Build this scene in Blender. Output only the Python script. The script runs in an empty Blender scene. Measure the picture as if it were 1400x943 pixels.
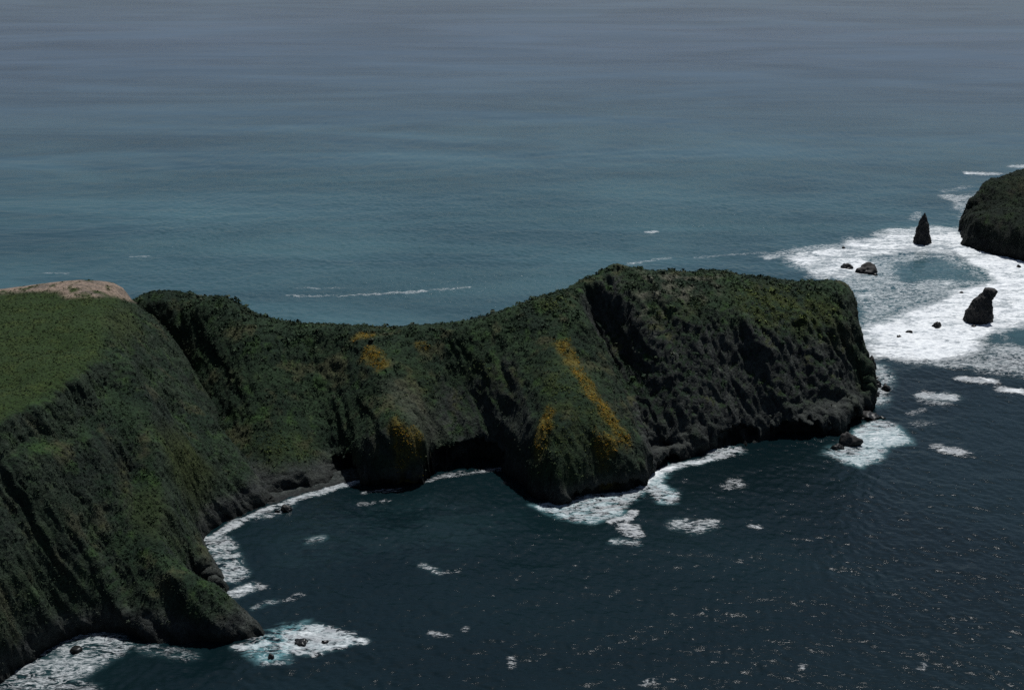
import bpy, math, random
import numpy as np
from mathutils import Vector, Matrix

R = math.radians
rng = np.random.default_rng(7)
random.seed(7)
scn = bpy.context.scene
COL = scn.collection

# ------------------------------------------------------------------ camera geometry
HC, PITCH, FPX = 250.0, R(20.0), 1944.0


def ray(u, v):
    x = (u - 700.0) / FPX
    yu = (471.5 - v) / FPX
    return np.array([x, math.cos(PITCH) + yu * math.sin(PITCH), -math.sin(PITCH) + yu * math.cos(PITCH)])


def PZ(u, v, z=0.0):            # survey point at a known height
    d = ray(u, v)
    t = (z - HC) / d[2]
    return np.array([d[0] * t, d[1] * t, z])


def PY(u, v, y):                # survey point at a known distance
    d = ray(u, v)
    t = y / d[1]
    return np.array([d[0] * t, y, HC + d[2] * t])


# ------------------------------------------------------------------ numpy noise
_perm = np.random.default_rng(11).permutation(256).astype(np.int32)
_perm = np.concatenate([_perm, _perm, _perm])
_grad = np.random.default_rng(12).normal(size=(256, 3))
_grad /= np.linalg.norm(_grad, axis=1)[:, None]


def perlin(p):
    p = np.asarray(p, dtype=np.float64)
    i = np.floor(p).astype(np.int64)
    f = p - i
    i &= 255
    w = f * f * f * (f * (f * 6 - 15) + 10)
    out = 0
    for dx in (0, 1):
        for dy in (0, 1):
            for dz in (0, 1):
                h = _perm[_perm[_perm[i[:, 0] + dx] + i[:, 1] + dy] + i[:, 2] + dz]
                g = _grad[h]
                d = g[:, 0] * (f[:, 0] - dx) + g[:, 1] * (f[:, 1] - dy) + g[:, 2] * (f[:, 2] - dz)
                k = ((w[:, 0] if dx else 1 - w[:, 0]) * (w[:, 1] if dy else 1 - w[:, 1]) * (w[:, 2] if dz else 1 - w[:, 2]))
                out = out + k * d
    return out * 1.5


def fbm(p, scale, octaves=5, gain=0.5, ridged=False):
    p = np.asarray(p) / scale
    a, s, tot = 1.0, 0.0, 0.0
    for o in range(octaves):
        n = perlin(p * (2.03 ** o) + 17.3 * o)
        if ridged:
            n = 1 - 2 * np.abs(n)
        s = s + a * n
        tot += a
        a *= gain
    return s / tot


def smooth(e0, e1, x):
    t = np.clip((x - e0) / (e1 - e0), 0, 1)
    return t * t * (3 - 2 * t)


# ------------------------------------------------------------------ mesh helpers
def tag(o, label=None, cat=None, group=None, kind=None):
    if label: o['label'] = label
    if cat: o['category'] = cat
    if group: o['group'] = group
    if kind: o['kind'] = kind
    return o


def raw_mesh(name, verts, faces, mat, attrs=None, smooth_shade=True):
    """faces: (n,3) or (n,4) int array"""
    me = bpy.data.meshes.new(name)
    n, k = faces.shape
    me.vertices.add(len(verts))
    me.vertices.foreach_set('co', np.ascontiguousarray(verts, dtype=np.float32).ravel())
    me.loops.add(n * k)
    me.loops.foreach_set('vertex_index', np.ascontiguousarray(faces, dtype=np.int32).ravel())
    me.polygons.add(n)
    me.polygons.foreach_set('loop_start', np.arange(0, n * k, k, dtype=np.int32))
    me.polygons.foreach_set('loop_total', np.full(n, k, dtype=np.int32))
    me.polygons.foreach_set('use_smooth', np.full(n, smooth_shade, dtype=bool))
    for an, val in (attrs or {}).items():
        val = np.asarray(val, dtype=np.float32)
        if val.ndim == 1:
            a = me.attributes.new(an, 'FLOAT', 'POINT')
            a.data.foreach_set('value', val)
        else:
            a = me.attributes.new(an, 'FLOAT_COLOR', 'POINT')
            c = np.ones((len(val), 4), dtype=np.float32)
            c[:, :3] = val
            a.data.foreach_set('color', c.ravel())
    me.materials.append(mat)
    me.update()
    me.validate()
    o = bpy.data.objects.new(name, me)
    COL.objects.link(o)
    return o


def grid_faces(nx, ny):
    i = np.arange(nx - 1)
    j = np.arange(ny - 1)
    I, J = np.meshgrid(i, j)
    a = (J * nx + I).ravel()
    return np.stack([a, a + 1, a + 1 + nx, a + nx], 1)


def grid_normals(V, nx, ny):
    G = V.reshape(ny, nx, 3)
    gx = np.gradient(G, axis=1)
    gy = np.gradient(G, axis=0)
    n = np.cross(gx, gy)
    n /= np.linalg.norm(n, axis=2)[..., None] + 1e-9
    return n.reshape(-1, 3)


def densify(pts, step=3.5):
    pts = [np.asarray(p, float) for p in pts]
    out = []
    for a, b in zip(pts[:-1], pts[1:]):
        n = max(1, int(np.linalg.norm(b - a) / step))
        for k in range(n):
            out.append(a + (b - a) * k / n)
    out.append(pts[-1])
    return out


class RBF:
    def __init__(self, pts, lam=0.08):
        pts = np.array(pts)
        key = np.round(pts[:, :2] / 1.0).astype(int)
        _, idx = np.unique(key, axis=0, return_index=True)
        pts = pts[np.sort(idx)]
        self.c = pts[:, :2]
        n = len(pts)
        D = np.linalg.norm(self.c[:, None] - self.c[None], axis=2)
        A = np.zeros((n + 3, n + 3))
        A[:n, :n] = -D + lam * np.eye(n)
        Pm = np.concatenate([np.ones((n, 1)), self.c / 100], 1)
        A[:n, n:] = Pm
        A[n:, :n] = Pm.T
        b = np.concatenate([pts[:, 2], np.zeros(3)])
        self.w = np.linalg.solve(A, b)

    def __call__(self, x, y):
        q = np.stack([x, y], 1)
        out = np.empty(len(q))
        n = len(self.c)
        for s in range(0, len(q), 20000):
            c = q[s:s + 20000]
            D = np.sqrt((c[:, None, 0] - self.c[None, :, 0]) ** 2 + (c[:, None, 1] - self.c[None, :, 1]) ** 2)
            out[s:s + 20000] = -D @ self.w[:n] + self.w[n] + (c / 100) @ self.w[n + 1:]
        return out


def poly_mask(x, y, poly, soft):
    """soft membership of a ground polygon (1 inside)"""
    P = np.array(poly)[:, :2]
    out = np.zeros(len(x))
    lo, hi = P.min(0) - soft * 1.5, P.max(0) + soft * 1.5
    sel = np.where((x > lo[0]) & (x < hi[0]) & (y > lo[1]) & (y < hi[1]))[0]
    if not len(sel): return out
    X, Y = x[sel], y[sel]
    inside = np.zeros(len(sel), bool)
    dist = np.full(len(sel), 1e9)
    n = len(P)
    for i in range(n):
        a, b = P[i], P[(i + 1) % n]
        c = ((a[1] > Y) != (b[1] > Y))
        with np.errstate(divide='ignore', invalid='ignore'):
            xi = (b[0] - a[0]) * (Y - a[1]) / (b[1] - a[1] + 1e-12) + a[0]
        inside ^= c & (X < xi)
        d = b - a
        t = np.clip(((X - a[0]) * d[0] + (Y - a[1]) * d[1]) / (d @ d + 1e-9), 0, 1)
        dist = np.minimum(dist, np.hypot(X - a[0] - t * d[0], Y - a[1] - t * d[1]))
    sd = np.where(inside, dist, -dist)
    out[sel] = smooth(-soft, soft, sd)
    return out


def line_mask(x, y, line, rad):
    P = np.array(line)[:, :2]
    out = np.zeros(len(x))
    lo, hi = P.min(0) - rad * 2, P.max(0) + rad * 2
    sel = np.where((x > lo[0]) & (x < hi[0]) & (y > lo[1]) & (y < hi[1]))[0]
    if not len(sel): return out
    X, Y = x[sel], y[sel]
    dist = np.full(len(sel), 1e9)
    for a, b in zip(P[:-1], P[1:]):
        d = b - a
        t = np.clip(((X - a[0]) * d[0] + (Y - a[1]) * d[1]) / (d @ d + 1e-9), 0, 1)
        dist = np.minimum(dist, np.hypot(X - a[0] - t * d[0], Y - a[1] - t * d[1]))
    out[sel] = 1 - smooth(rad * 0.3, rad * 1.7, dist)
    return out


# ------------------------------------------------------------------ materials
def new_mat(name):
    m = bpy.data.materials.new(name)
    m.use_nodes = True
    nt = m.node_tree
    nt.nodes.clear()
    out = nt.nodes.new('ShaderNodeOutputMaterial')
    b = nt.nodes.new('ShaderNodeBsdfPrincipled')
    nt.links.new(b.outputs[0], out.inputs[0])
    return m, nt, b


def nd(nt, typ, **kw):
    n = nt.nodes.new(typ)
    for k, v in kw.items():
        if k.startswith('i_'):
            n.inputs[k[2:].replace('_', ' ')].default_value = v
        else:
            setattr(n, k, v)
    return n


def math_n(nt, op, a, b=None, clamp=False):
    n = nt.nodes.new('ShaderNodeMath')
    n.operation = op
    n.use_clamp = clamp
    for i, v in enumerate((a, b)):
        if v is None: continue
        if isinstance(v, (int, float)):
            n.inputs[i].default_value = v
        else:
            nt.links.new(v, n.inputs[i])
    return n.outputs[0]


def mixc(nt, fac, a, b, blend='MIX'):
    n = nt.nodes.new('ShaderNodeMix')
    n.data_type = 'RGBA'
    n.blend_type = blend
    n.clamp_factor = True
    for sock, v in ((n.inputs[0], fac), (n.inputs[6], a), (n.inputs[7], b)):
        if isinstance(v, (int, float)):
            sock.default_value = v
        elif isinstance(v, tuple):
            sock.default_value = (*v, 1)
        else:
            nt.links.new(v, sock)
    return n.outputs[2]


def ramp(nt, fac, lo, hi):
    n = nt.nodes.new('ShaderNodeMapRange')
    n.interpolation_type = 'SMOOTHSTEP'
    n.inputs['From Min'].default_value = lo
    n.inputs['From Max'].default_value = hi
    nt.links.new(fac, n.inputs['Value'])
    return n.outputs['Result']


def noise_n(nt, vec, scale, detail=6, rough=0.55, dist=0.0):
    n = nd(nt, 'ShaderNodeTexNoise')
    n.inputs['Scale'].default_value = scale
    n.inputs['Detail'].default_value = detail
    n.inputs['Roughness'].default_value = rough
    n.inputs['Distortion'].default_value = dist
    nt.links.new(vec, n.inputs['Vector'])
    return n.outputs['Fac']


def land_material():
    m, nt, b = new_mat('weathered_land')
    L = nt.links
    geo = nd(nt, 'ShaderNodeNewGeometry')
    col = nd(nt, 'ShaderNodeAttribute', attribute_name='tint')
    rk = nd(nt, 'ShaderNodeAttribute', attribute_name='rock')
    pos = geo.outputs['Position']
    n1 = noise_n(nt, pos, 0.9, 8, 0.65)
    n2 = noise_n(nt, pos, 0.16, 6, 0.6)
    n3 = noise_n(nt, pos, 3.1, 4, 0.6)
    f = math_n(nt, 'MULTIPLY', ramp(nt, n1, 0.25, 0.75), 1.0)
    c = mixc(nt, f, (0.45, 0.45, 0.45), (1.5, 1.5, 1.5))
    c1 = mixc(nt, 1.0, col.outputs['Color'], c, 'MULTIPLY')
    # lichen / dry grass flecks on rock
    fl = math_n(nt, 'MULTIPLY', ramp(nt, n3, 0.58, 0.72), rk.outputs['Fac'])
    c2 = mixc(nt, math_n(nt, 'MULTIPLY', fl, 0.55), c1, (0.13, 0.13, 0.115))
    L.new(c2, b.inputs['Base Color'])
    b.inputs['Roughness'].default_value = 0.9
    b.inputs['Specular IOR Level'].default_value = 0.15
    vo = nd(nt, 'ShaderNodeTexVoronoi', feature='DISTANCE_TO_EDGE')
    vo.inputs['Scale'].default_value = 0.33
    L.new(pos, vo.inputs['Vector'])
    h = math_n(nt, 'ADD', math_n(nt, 'MULTIPLY', n1, 1.2), math_n(nt, 'MULTIPLY', n2, 1.5))
    h = math_n(nt, 'ADD', h, math_n(nt, 'MULTIPLY', math_n(nt, 'MULTIPLY', vo.outputs['Distance'], 0.8), rk.outputs['Fac']))
    bp = nd(nt, 'ShaderNodeBump')
    bp.inputs['Strength'].default_value = 0.8
    bp.inputs['Distance'].default_value = 1.0
    L.new(h, bp.inputs['Height'])
    L.new(bp.outputs[0], b.inputs['Normal'])
    return m


def tuft_material(name):
    m, nt, b = new_mat(name)
    col = nd(nt, 'ShaderNodeAttribute', attribute_name='tint')
    nt.links.new(col.outputs['Color'], b.inputs['Base Color'])
    b.inputs['Roughness'].default_value = 0.75
    b.inputs['Specular IOR Level'].default_value = 0.15
    return m


def rock_material():
    m, nt, b = new_mat('wet_dark_rock')
    geo = nd(nt, 'ShaderNodeNewGeometry')
    pos = geo.outputs['Position']
    n1 = noise_n(nt, pos, 0.6, 8, 0.65)
    n2 = noise_n(nt, pos, 2.3, 5, 0.6)
    c = mixc(nt, ramp(nt, n1, 0.3, 0.7), (0.013, 0.013, 0.013), (0.042, 0.040, 0.038))
    c = mixc(nt, math_n(nt, 'MULTIPLY', ramp(nt, n2, 0.55, 0.75), 0.5), c, (0.06, 0.058, 0.052))
    sep = nd(nt, 'ShaderNodeSeparateXYZ')
    nt.links.new(pos, sep.inputs[0])
    wet = ramp(nt, math_n(nt, 'ADD', sep.outputs[2], math_n(nt, 'MULTIPLY', n1, -2.0)), 0.0, 2.5)
    c = mixc(nt, wet, (0.008, 0.009, 0.009), c)
    nt.links.new(c, b.inputs['Base Color'])
    nt.links.new(math_n(nt, 'ADD', math_n(nt, 'MULTIPLY', wet, 0.45), 0.4), b.inputs['Roughness'])
    b.inputs['Specular IOR Level'].default_value = 0.25
    bp = nd(nt, 'ShaderNodeBump')
    bp.inputs['Strength'].default_value = 0.8
    nt.links.new(math_n(nt, 'ADD', n1, math_n(nt, 'MULTIPLY', n2, 0.4)), bp.inputs['Height'])
    nt.links.new(bp.outputs[0], b.inputs['Normal'])
    return m


def water_material():
    m, nt, b = new_mat('open_sea_water')
    L = nt.links
    geo = nd(nt, 'ShaderNodeNewGeometry')
    pos = geo.outputs['Position']
    foam = nd(nt, 'ShaderNodeAttribute', attribute_name='foam').outputs['Fac']
    milk = nd(nt, 'ShaderNodeAttribute', attribute_name='milk').outputs['Fac']
    deep = nd(nt, 'ShaderNodeAttribute', attribute_name='deep').outputs['Fac']
    # --- foam break-up
    mp = nd(nt, 'ShaderNodeMapping')
    mp.inputs['Rotation'].default_value = (0, 0, R(-18))
    mp.inputs['Scale'].default_value = (0.42, 1.0, 1.0)
    L.new(pos, mp.inputs['Vector'])
    fv = mp.outputs[0]
    big = noise_n(nt, fv, 0.04, 4, 0.6, 1.4)
    mid = noise_n(nt, fv, 0.22, 8, 0.68, 1.6)
    fine = noise_n(nt, fv, 1.3, 5, 0.65, 0.6)
    n = math_n(nt, 'ADD', math_n(nt, 'MULTIPLY', mid, 0.6), math_n(nt, 'MULTIPLY', big, 0.45))
    n = math_n(nt, 'ADD', n, math_n(nt, 'MULTIPLY', fine, 0.15))
    n = math_n(nt, 'ADD', math_n(nt, 'MULTIPLY', math_n(nt, 'SUBTRACT', n, 0.6), 3.0), 0.5)
    val = math_n(nt, 'ADD', n, foam)
    gate = ramp(nt, foam, 0.04, 0.5)
    fac_d = math_n(nt, 'MULTIPLY', math_n(nt, 'POWER', ramp(nt, val, 0.94, 1.7), 1.3), gate)
    lz = noise_n(nt, fv, 0.30, 5, 0.6, 1.2)
    ridge = math_n(nt, 'SUBTRACT', 1.0, math_n(nt, 'ABSOLUTE', math_n(nt, 'MULTIPLY', math_n(nt, 'SUBTRACT', lz, 0.5), 5.0)))
    lv = math_n(nt, 'ADD', math_n(nt, 'ADD', ridge, math_n(nt, 'MULTIPLY', foam, 0.8)), math_n(nt, 'MULTIPLY', math_n(nt, 'SUBTRACT', fine, 0.5), 1.4))
    fac_t = math_n(nt, 'MULTIPLY', math_n(nt, 'MULTIPLY', ramp(nt, lv, 0.95, 1.45), 0.5), gate)
    # tiny whitecaps everywhere near, sparse
    wc = noise_n(nt, fv, 0.8, 2, 0.5, 0.3)
    wcl = noise_n(nt, fv, 0.02, 2, 0.5)
    wcv = math_n(nt, 'ADD', wc, math_n(nt, 'MULTIPLY', wcl, 0.22))
    cap = math_n(nt, 'MULTIPLY', ramp(nt, wcv, 0.91, 0.97), 0.6)
    fac = math_n(nt, 'MAXIMUM', fac_d, fac_t)
    fac = math_n(nt, 'MAXIMUM', fac, cap)
    # --- body colour, plus painted sheen on the far water
    patch = noise_n(nt, pos, 0.006, 4, 0.5, 0.5)
    deepc = mixc(nt, ramp(nt, patch, 0.35, 0.65), (0.0022, 0.0075, 0.0095), (0.0035, 0.0115, 0.0140))
    shelf = mixc(nt, ramp(nt, patch, 0.35, 0.65), (0.030, 0.070, 0.084), (0.039, 0.086, 0.100))
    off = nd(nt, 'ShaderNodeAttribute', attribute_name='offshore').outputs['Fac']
    shelf = mixc(nt, off, shelf, (0.044, 0.066, 0.106))  # paler far tint stands in for sky sheen on distant water
    mp4 = nd(nt, 'ShaderNodeMapping')
    mp4.inputs['Rotation'].default_value = (0, 0, R(-24))
    mp4.inputs['Scale'].default_value = (0.25, 1.0, 1.0)
    L.new(pos, mp4.inputs['Vector'])
    strk = noise_n(nt, mp4.outputs[0], 0.012, 7, 0.62, 0.9)
    shelf = mixc(nt, 1.0, shelf, mixc(nt, ramp(nt, strk, 0.3, 0.7), (0.70, 0.74, 0.77), (1.28, 1.25, 1.22)), 'MULTIPLY')  # light and dark of wind streaks painted into the water colour
    body = mixc(nt, deep, deepc, shelf)
    body = mixc(nt, math_n(nt, 'MULTIPLY', milk, ramp(nt, n, 0.3, 0.6)), body, (0.10, 0.22, 0.24))
    fcol = mixc(nt, ramp(nt, math_n(nt, 'ADD', math_n(nt, 'MULTIPLY', fine, .5), math_n(nt, 'MULTIPLY', mid, .5)), 0.36, 0.62), (0.40, 0.43, 0.46), (0.72, 0.74, 0.74))
    colr = mixc(nt, fac, body, fcol)
    L.new(colr, b.inputs['Base Color'])
    b.inputs['IOR'].default_value = 1.33
    mp3 = nd(nt, 'ShaderNodeMapping')
    mp3.inputs['Rotation'].default_value = (0, 0, R(-22))
    mp3.inputs['Scale'].default_value = (0.3, 1.0, 1.0)
    L.new(pos, mp3.inputs['Vector'])
    wind = noise_n(nt, mp3.outputs[0], 0.011, 5, 0.55, 0.5)
    wn = nd(nt, 'ShaderNodeMix')
    L.new(deep, wn.inputs[0])
    wn.inputs[2].default_value = 0.46
    L.new(wind, wn.inputs[3])
    wind = wn.outputs[0]
    rough = math_n(nt, 'ADD', math_n(nt, 'MULTIPLY', wind, 0.10), 0.05)
    rough = math_n(nt, 'ADD', rough, math_n(nt, 'MULTIPLY', fac, 0.6), clamp=True)
    L.new(rough, b.inputs['Roughness'])
    spec = math_n(nt, 'MULTIPLY', math_n(nt, 'SUBTRACT', 1.0, fac), 0.5)
    L.new(spec, b.inputs['Specular IOR Level'])
    # --- ripples
    mp2 = nd(nt, 'ShaderNodeMapping')
    mp2.inputs['Rotation'].default_value = (0, 0, R(20))
    mp2.inputs['Scale'].default_value = (0.45, 1.0, 1.0)
    L.new(pos, mp2.inputs['Vector'])
    w1 = noise_n(nt, mp2.outputs[0], 0.8, 5, 0.6, 0.3)
    w3 = noise_n(nt, mp2.outputs[0], 0.25, 4, 0.55, 0.3)
    w2 = noise_n(nt, mp2.outputs[0], 0.075, 5, 0.55, 0.3)
    wv = math_n(nt, 'ADD', math_n(nt, 'MULTIPLY', w1, 0.48), math_n(nt, 'MULTIPLY', w2, 0.7))
    wv = math_n(nt, 'ADD', wv, math_n(nt, 'MULTIPLY', w3, 0.25))
    wv = math_n(nt, 'ADD', wv, math_n(nt, 'MULTIPLY', fac, 0.35))
    bp = nd(nt, 'ShaderNodeBump')
    bp.inputs['Distance'].default_value = 1.0
    L.new(math_n(nt, 'MULTIPLY', math_n(nt, 'ADD', math_n(nt, 'MULTIPLY', ramp(nt, wind, 0.33, 0.67), 0.7), 0.25), math_n(nt, 'SUBTRACT', 0.9, math_n(nt, 'MULTIPLY', off, 0.45))), bp.inputs['Strength'])
    L.new(wv, bp.inputs['Height'])
    L.new(bp.outputs[0], b.inputs['Normal'])
    return m


M_LAND = land_material()
M_ROCK = rock_material()
M_WATER = water_material()
M_SHRUB = tuft_material('shrub_foliage')
M_GRASS = tuft_material('grass_blades')
M_FLOWER = tuft_material('orange_blossom')

# ------------------------------------------------------------------ terrain surveys
# --- the ridge and block headland running across the picture
crestB = [(60, 440, 612), (120, 428, 608), (165, 418, 604), (195, 409, 600), (225, 405, 600), (262, 405, 600), (283, 399, 600), (302, 400, 600),
          (322, 408, 598), (345, 425, 595), (372, 437, 590), (410, 450, 585), (445, 453, 580), (490, 453, 580),
          (535, 454, 580), (565, 446, 580), (600, 450, 580), (650, 444, 580), (690, 429, 582), (730, 413, 585),
          (768, 406, 588), (792, 395, 597), (820, 379, 606), (845, 361, 611), (868, 367, 616), (900, 371, 620),
          (940, 373, 625), (985, 371, 630), (1010, 375, 632), (1050, 379, 635), (1090, 386, 638), (1110, 391, 640),
          (1125, 389, 640), (1142, 388, 640), (1153, 396, 638)]
crestB = [PY(*p) for p in crestB]
endB = [PY(*p) for p in [(1153, 396, 638), (1162, 416, 631), (1170, 450, 621), (1179, 490, 612), (1184, 512, 607), (1181, 545, 600)]]
shoreB_px = [(300, 690), (352, 682), (400, 672), (445, 664), (480, 651), (495, 661), (520, 666), (577, 664), (583, 648),
             (620, 641), (660, 638), (690, 641), (706, 655), (730, 677), (762, 690), (800, 680), (850, 675), (878, 666),
             (881, 645), (915, 630), (960, 620), (1000, 608), (1060, 600), (1110, 598), (1150, 590), (1168, 574), (1183, 563)]
shoreB = [PZ(u, v) for u, v in shoreB_px]
ptsB = []
for p in densify(crestB, 2.5):
    ptsB.append(p + np.array([0, 0, 1.3 * fbm(np.array([[p[0], 3.0, 5.0]]), 13, 3)[0] - .2 - 2.2 * smooth(-95, -128, p[0]) - 3.2 * smooth(-128, -155, p[0])]))
ptsB += densify(endB)

ptsB += densify(shoreB)
# the foot of the cliff rises steeply out of the water
for a in densify(shoreB, 4):
    ptsB.append(a + np.array([0, -7, -9]))
for k, (u, v, y) in enumerate([(400, 640, 536), (440, 630, 538)]):
    pass
foot = {480: 10, 495: 13, 520: 15, 577: 17, 583: 9, 620: 9, 660: 9, 690: 10, 706: 11, 730: 11, 762: 12, 800: 11, 850: 11, 878: 9,
        881: 5, 915: 5, 960: 4.5, 1000: 5, 1060: 5, 1110: 5, 1150: 6, 1168: 8}
fl = []
for u, v in shoreB_px:
    if u in foot:
        a = PZ(u, v)
        fl.append(a + np.array([0, 3.2, foot[u]]))
ptsB += densify(fl, 4)
# spurs
spur1 = [PY(*p) for p in [(492, 456, 579), (512, 484, 565), (530, 510, 553), (553, 555, 540), (577, 604, 526.5)]]
spur1b = [PY(*p) for p in [(500, 480, 568), (490, 540, 548), (492, 600, 533)]]
spur2 = [PY(*p) for p in [(770, 407, 588), (788, 440, 577), (803, 500, 560), (835, 560, 541), (856, 600, 528), (872, 640, 521)]]
spur2b = [PY(*p) for p in [(745, 420, 584), (752, 470, 560), (748, 530, 537), (742, 580, 522), (738, 640, 513)]]
gul2 = [PY(*p) for p in [(790, 408, 599), (812, 440, 597), (835, 490, 585), (862, 545, 563), (884, 615, 549)]]
gul1 = [PY(*p) for p in [(640, 455, 578), (625, 500, 568), (620, 560, 553), (630, 610, 540)]]
gul0 = [PY(*p) for p in [(430, 470, 577), (446, 530, 561), (457, 590, 544), (470, 640, 533)]]
gul00 = [PY(*p) for p in [(172, 430, 604), (222, 520, 590), (284, 610, 546), (342, 668, 512)]]
rib0 = [PY(*p) for p in [(290, 405, 598), (330, 480, 572), (370, 560, 546), (400, 640, 521)]]
blockL = [PY(*p) for p in [(845, 368, 610), (868, 405, 597), (885, 440, 587), (900, 500, 573), (905, 560, 560), (910, 610, 553)]]
blockE = [PY(*p) for p in [(885, 440, 587), (940, 443, 587), (1000, 445, 591), (1060, 455, 595), (1110, 465, 601), (1150, 478, 605)]]
face1 = [PY(*p) for p in [(935, 545, 564), (970, 540, 570), (1000, 540, 574), (1060, 540, 577), (1120, 540, 584.5), (1155, 540, 591)]]
for l, up in ((spur1, 1.6), (spur2, 2.2), (rib0, 1.0)):
    for p in l[1:-1]: p[2] += up
for l in (spur1, spur1b, spur2, spur2b, gul1, gul0, gul00, gul2, rib0, blockL, blockE, face1):
    ptsB += densify(l, 4)
# the far side, out of sight from here
backB = []
for p in crestB:
    backB.append(np.array([p[0] * 1.02, p[1] + 52 + 6 * math.sin(p[0] * .07), 0.0]))
for a in densify(backB, 10):
    ptsB.append(a)
    ptsB.append(a + np.array([0, 12, -9]))
    ptsB.append(a + np.array([0, -5, 11]))
e0 = PZ(1183, 563)
for dx, dy in ((9, 8), (13, 22), (15, 40), (12, 60), (4, 78)):
    ptsB.append(np.array([e0[0] + dx - 10, e0[1] + dy, 0.0]))
    ptsB.append(np.array([e0[0] + dx - 4, e0[1] + dy, -9.0]))
    ptsB.append(np.array([e0[0] + dx + 12, e0[1] + dy, -14.0]))
hB = RBF(ptsB)

# --- the flat-topped plateau on the left
rimA = [PY(*p) for p in [(-120, 402, 566), (-60, 400, 570), (0, 397, 573), (60, 392, 579), (100, 387, 583), (155, 387, 583), (167, 394, 580), (181, 411, 574)]]
edgeA = [PY(*p) for p in [(-160, 640, 405), (-80, 610, 416), (0, 580, 428), (45, 558, 444), (92, 532, 460), (135, 496, 487), (143, 465, 505), (145, 430, 540), (172, 410, 572)]]
flat = [PY(u, v, 556) for u, v in [(-100, 412), (-40, 409), (10, 408), (60, 407), (110, 406)]] + [PY(*p) for p in [(40, 470, 503), (60, 430, 538), (-30, 500, 480), (-90, 450, 520), (100, 430, 540), (90, 480, 498), (20, 530, 461), (-60, 560, 446)]]
shoreA_px = [(-160, 1010), (-60, 965), (0, 935), (30, 910), (70, 884), (130, 865), (165, 866), (195, 873), (240, 878), (300, 880), (345, 875), (351, 862),
             (338, 848), (312, 826), (288, 808), (270, 806), (262, 800), (300, 801), (292, 775), (276, 751), (266, 744),
             (276, 730), (312, 710), (352, 694), (372, 684)]
shoreA = [PZ(u, v) for u, v in shoreA_px]
sil = [PY(*p) for p in [(181, 411, 574), (200, 442, 562), (240, 522, 534), (300, 602, 517), (335, 652, 507), (350, 674, 503)]]
rib1 = [PY(*p) for p in [(143, 470, 503), (175, 500, 500), (205, 570, 482), (226, 640, 463), (216, 700, 444), (205, 745, 428), (222, 775, 419), (255, 792, 414), (292, 812, 411), (322, 836, 410), (346, 858, 409)]]
rib2 = [PY(*p) for p in [(226, 640, 463), (245, 690, 459), (258, 735, 451), (272, 760, 443), (290, 785, 437)]]
face2 = [PY(*p) for p in [(60, 620, 430), (130, 600, 452), (60, 720, 415), (120, 720, 427), (150, 760, 423), (60, 820, 404), (130, 820, 413), (180, 820, 414.5), (-60, 760, 385), (-60, 860, 372)]]
gulA = [PY(*p) for p in [(175, 640, 457), (185, 700, 440), (180, 760, 424), (185, 830, 412)]]
face3 = [PY(*p) for p in [(285, 640, 498), (270, 690, 483), (255, 600, 503), (310, 690, 492), (220, 560, 512), (190, 480, 531)]]
for p in rib1[1:]: p[2] += 1.5
ptsA = densify([p + np.array([1.5, -4.5, -6.0]) for p in edgeA[:6]], 4) + densify(rimA, 5) + densify(edgeA, 4) + flat + densify(shoreA, 3) + densify(sil, 4) + densify(rib1, 4) + densify(rib2, 4) + face2 + densify(gulA, 5) + face3
ptsA += densify([PZ(u, v) + np.array([0, 3.4, 8.0]) for u, v in shoreA_px[:8]], 3)
for a in densify(shoreA[:11], 4):
    ptsA.append(a + np.array([2, -9, -9]))
for a in shoreA[19:]:
    ptsA.append(a + np.array([7, -5, -7]))
ptsA.append(shoreA[11] + np.array([8, 0, -9]))
for p in sil:                                  # drops off behind the skyline
    ptsA.append(p + np.array([7, 6, -13]))
    ptsA.append(p + np.array([16, 14, -34]))
for p in rimA:
    ptsA.append(p + np.array([0, 8, -9]))
    ptsA.append(p + np.array([4, 40, -62]))
    ptsA.append(p + np.array([4, 60, -75]))
hA = RBF(ptsA)

# --- islet at the right
isl = [PY(*p) for p in [(1319, 308, 905), (1320, 297, 907), (1331, 275, 912), (1346, 255, 918), (1360, 245, 922), (1400, 231, 930), (1460, 222, 938), (1530, 228, 940), (1590, 260, 940)]]
shoreC = [PZ(*p) for p in [(1317, 309), (1320, 336), (1345, 344), (1400, 358), (1470, 368), (1540, 372), (1600, 352), (1625, 320), (1600, 295)]]
ptsC = densify(isl, 5) + densify(shoreC, 5)
for a in densify(shoreC, 8):
    c0 = np.array([325, 905, 0.0])
    d = a - c0
    d /= np.linalg.norm(d)
    ptsC.append(a + d * 8 + np.array([0, 0, -9]))
    ptsC.append(a - d * 5 + np.array([0, 0, 13]))
for p in isl:
    ptsC.append(np.array([p[0] + 2, 985, 0.0]))
    ptsC.append(np.array([p[0] + 2, 1000, -9.0]))
ptsC += [PZ(u, v, -9.0) for u, v in [(1311, 336), (1307, 322), (1307, 308), (1308, 296), (1309, 284), (1310, 272), (1290, 300), (1290, 330)]]
ptsC += [PY(1400, 290, 893), PY(1350, 290, 895), PY(1470, 290, 893)]
hC = RBF(ptsC)


# ------------------------------------------------------------------ terrain meshing
CAVES = [  # pixel, distance, rx, ry(height), depth
    (478, 640, 534, 7.5, 7, 14), (640, 628, 537, 15, 7, 12), (600, 640, 530, 6, 6, 10), (905, 618, 552, 8, 4, 8),
    (1000, 590, 568, 12, 5, 9), (1090, 585, 575, 13, 5.5, 10), (1155, 570, 590, 7, 8, 8), (862, 655, 523, 5, 3, 5),
    (800, 665, 519, 14, 3.5, 4), (540, 658, 525, 14, 3, 4)]
CAVES = [(PY(u, v, y), rx, rz, dp) for u, v, y, rx, rz, dp in CAVES]


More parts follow.
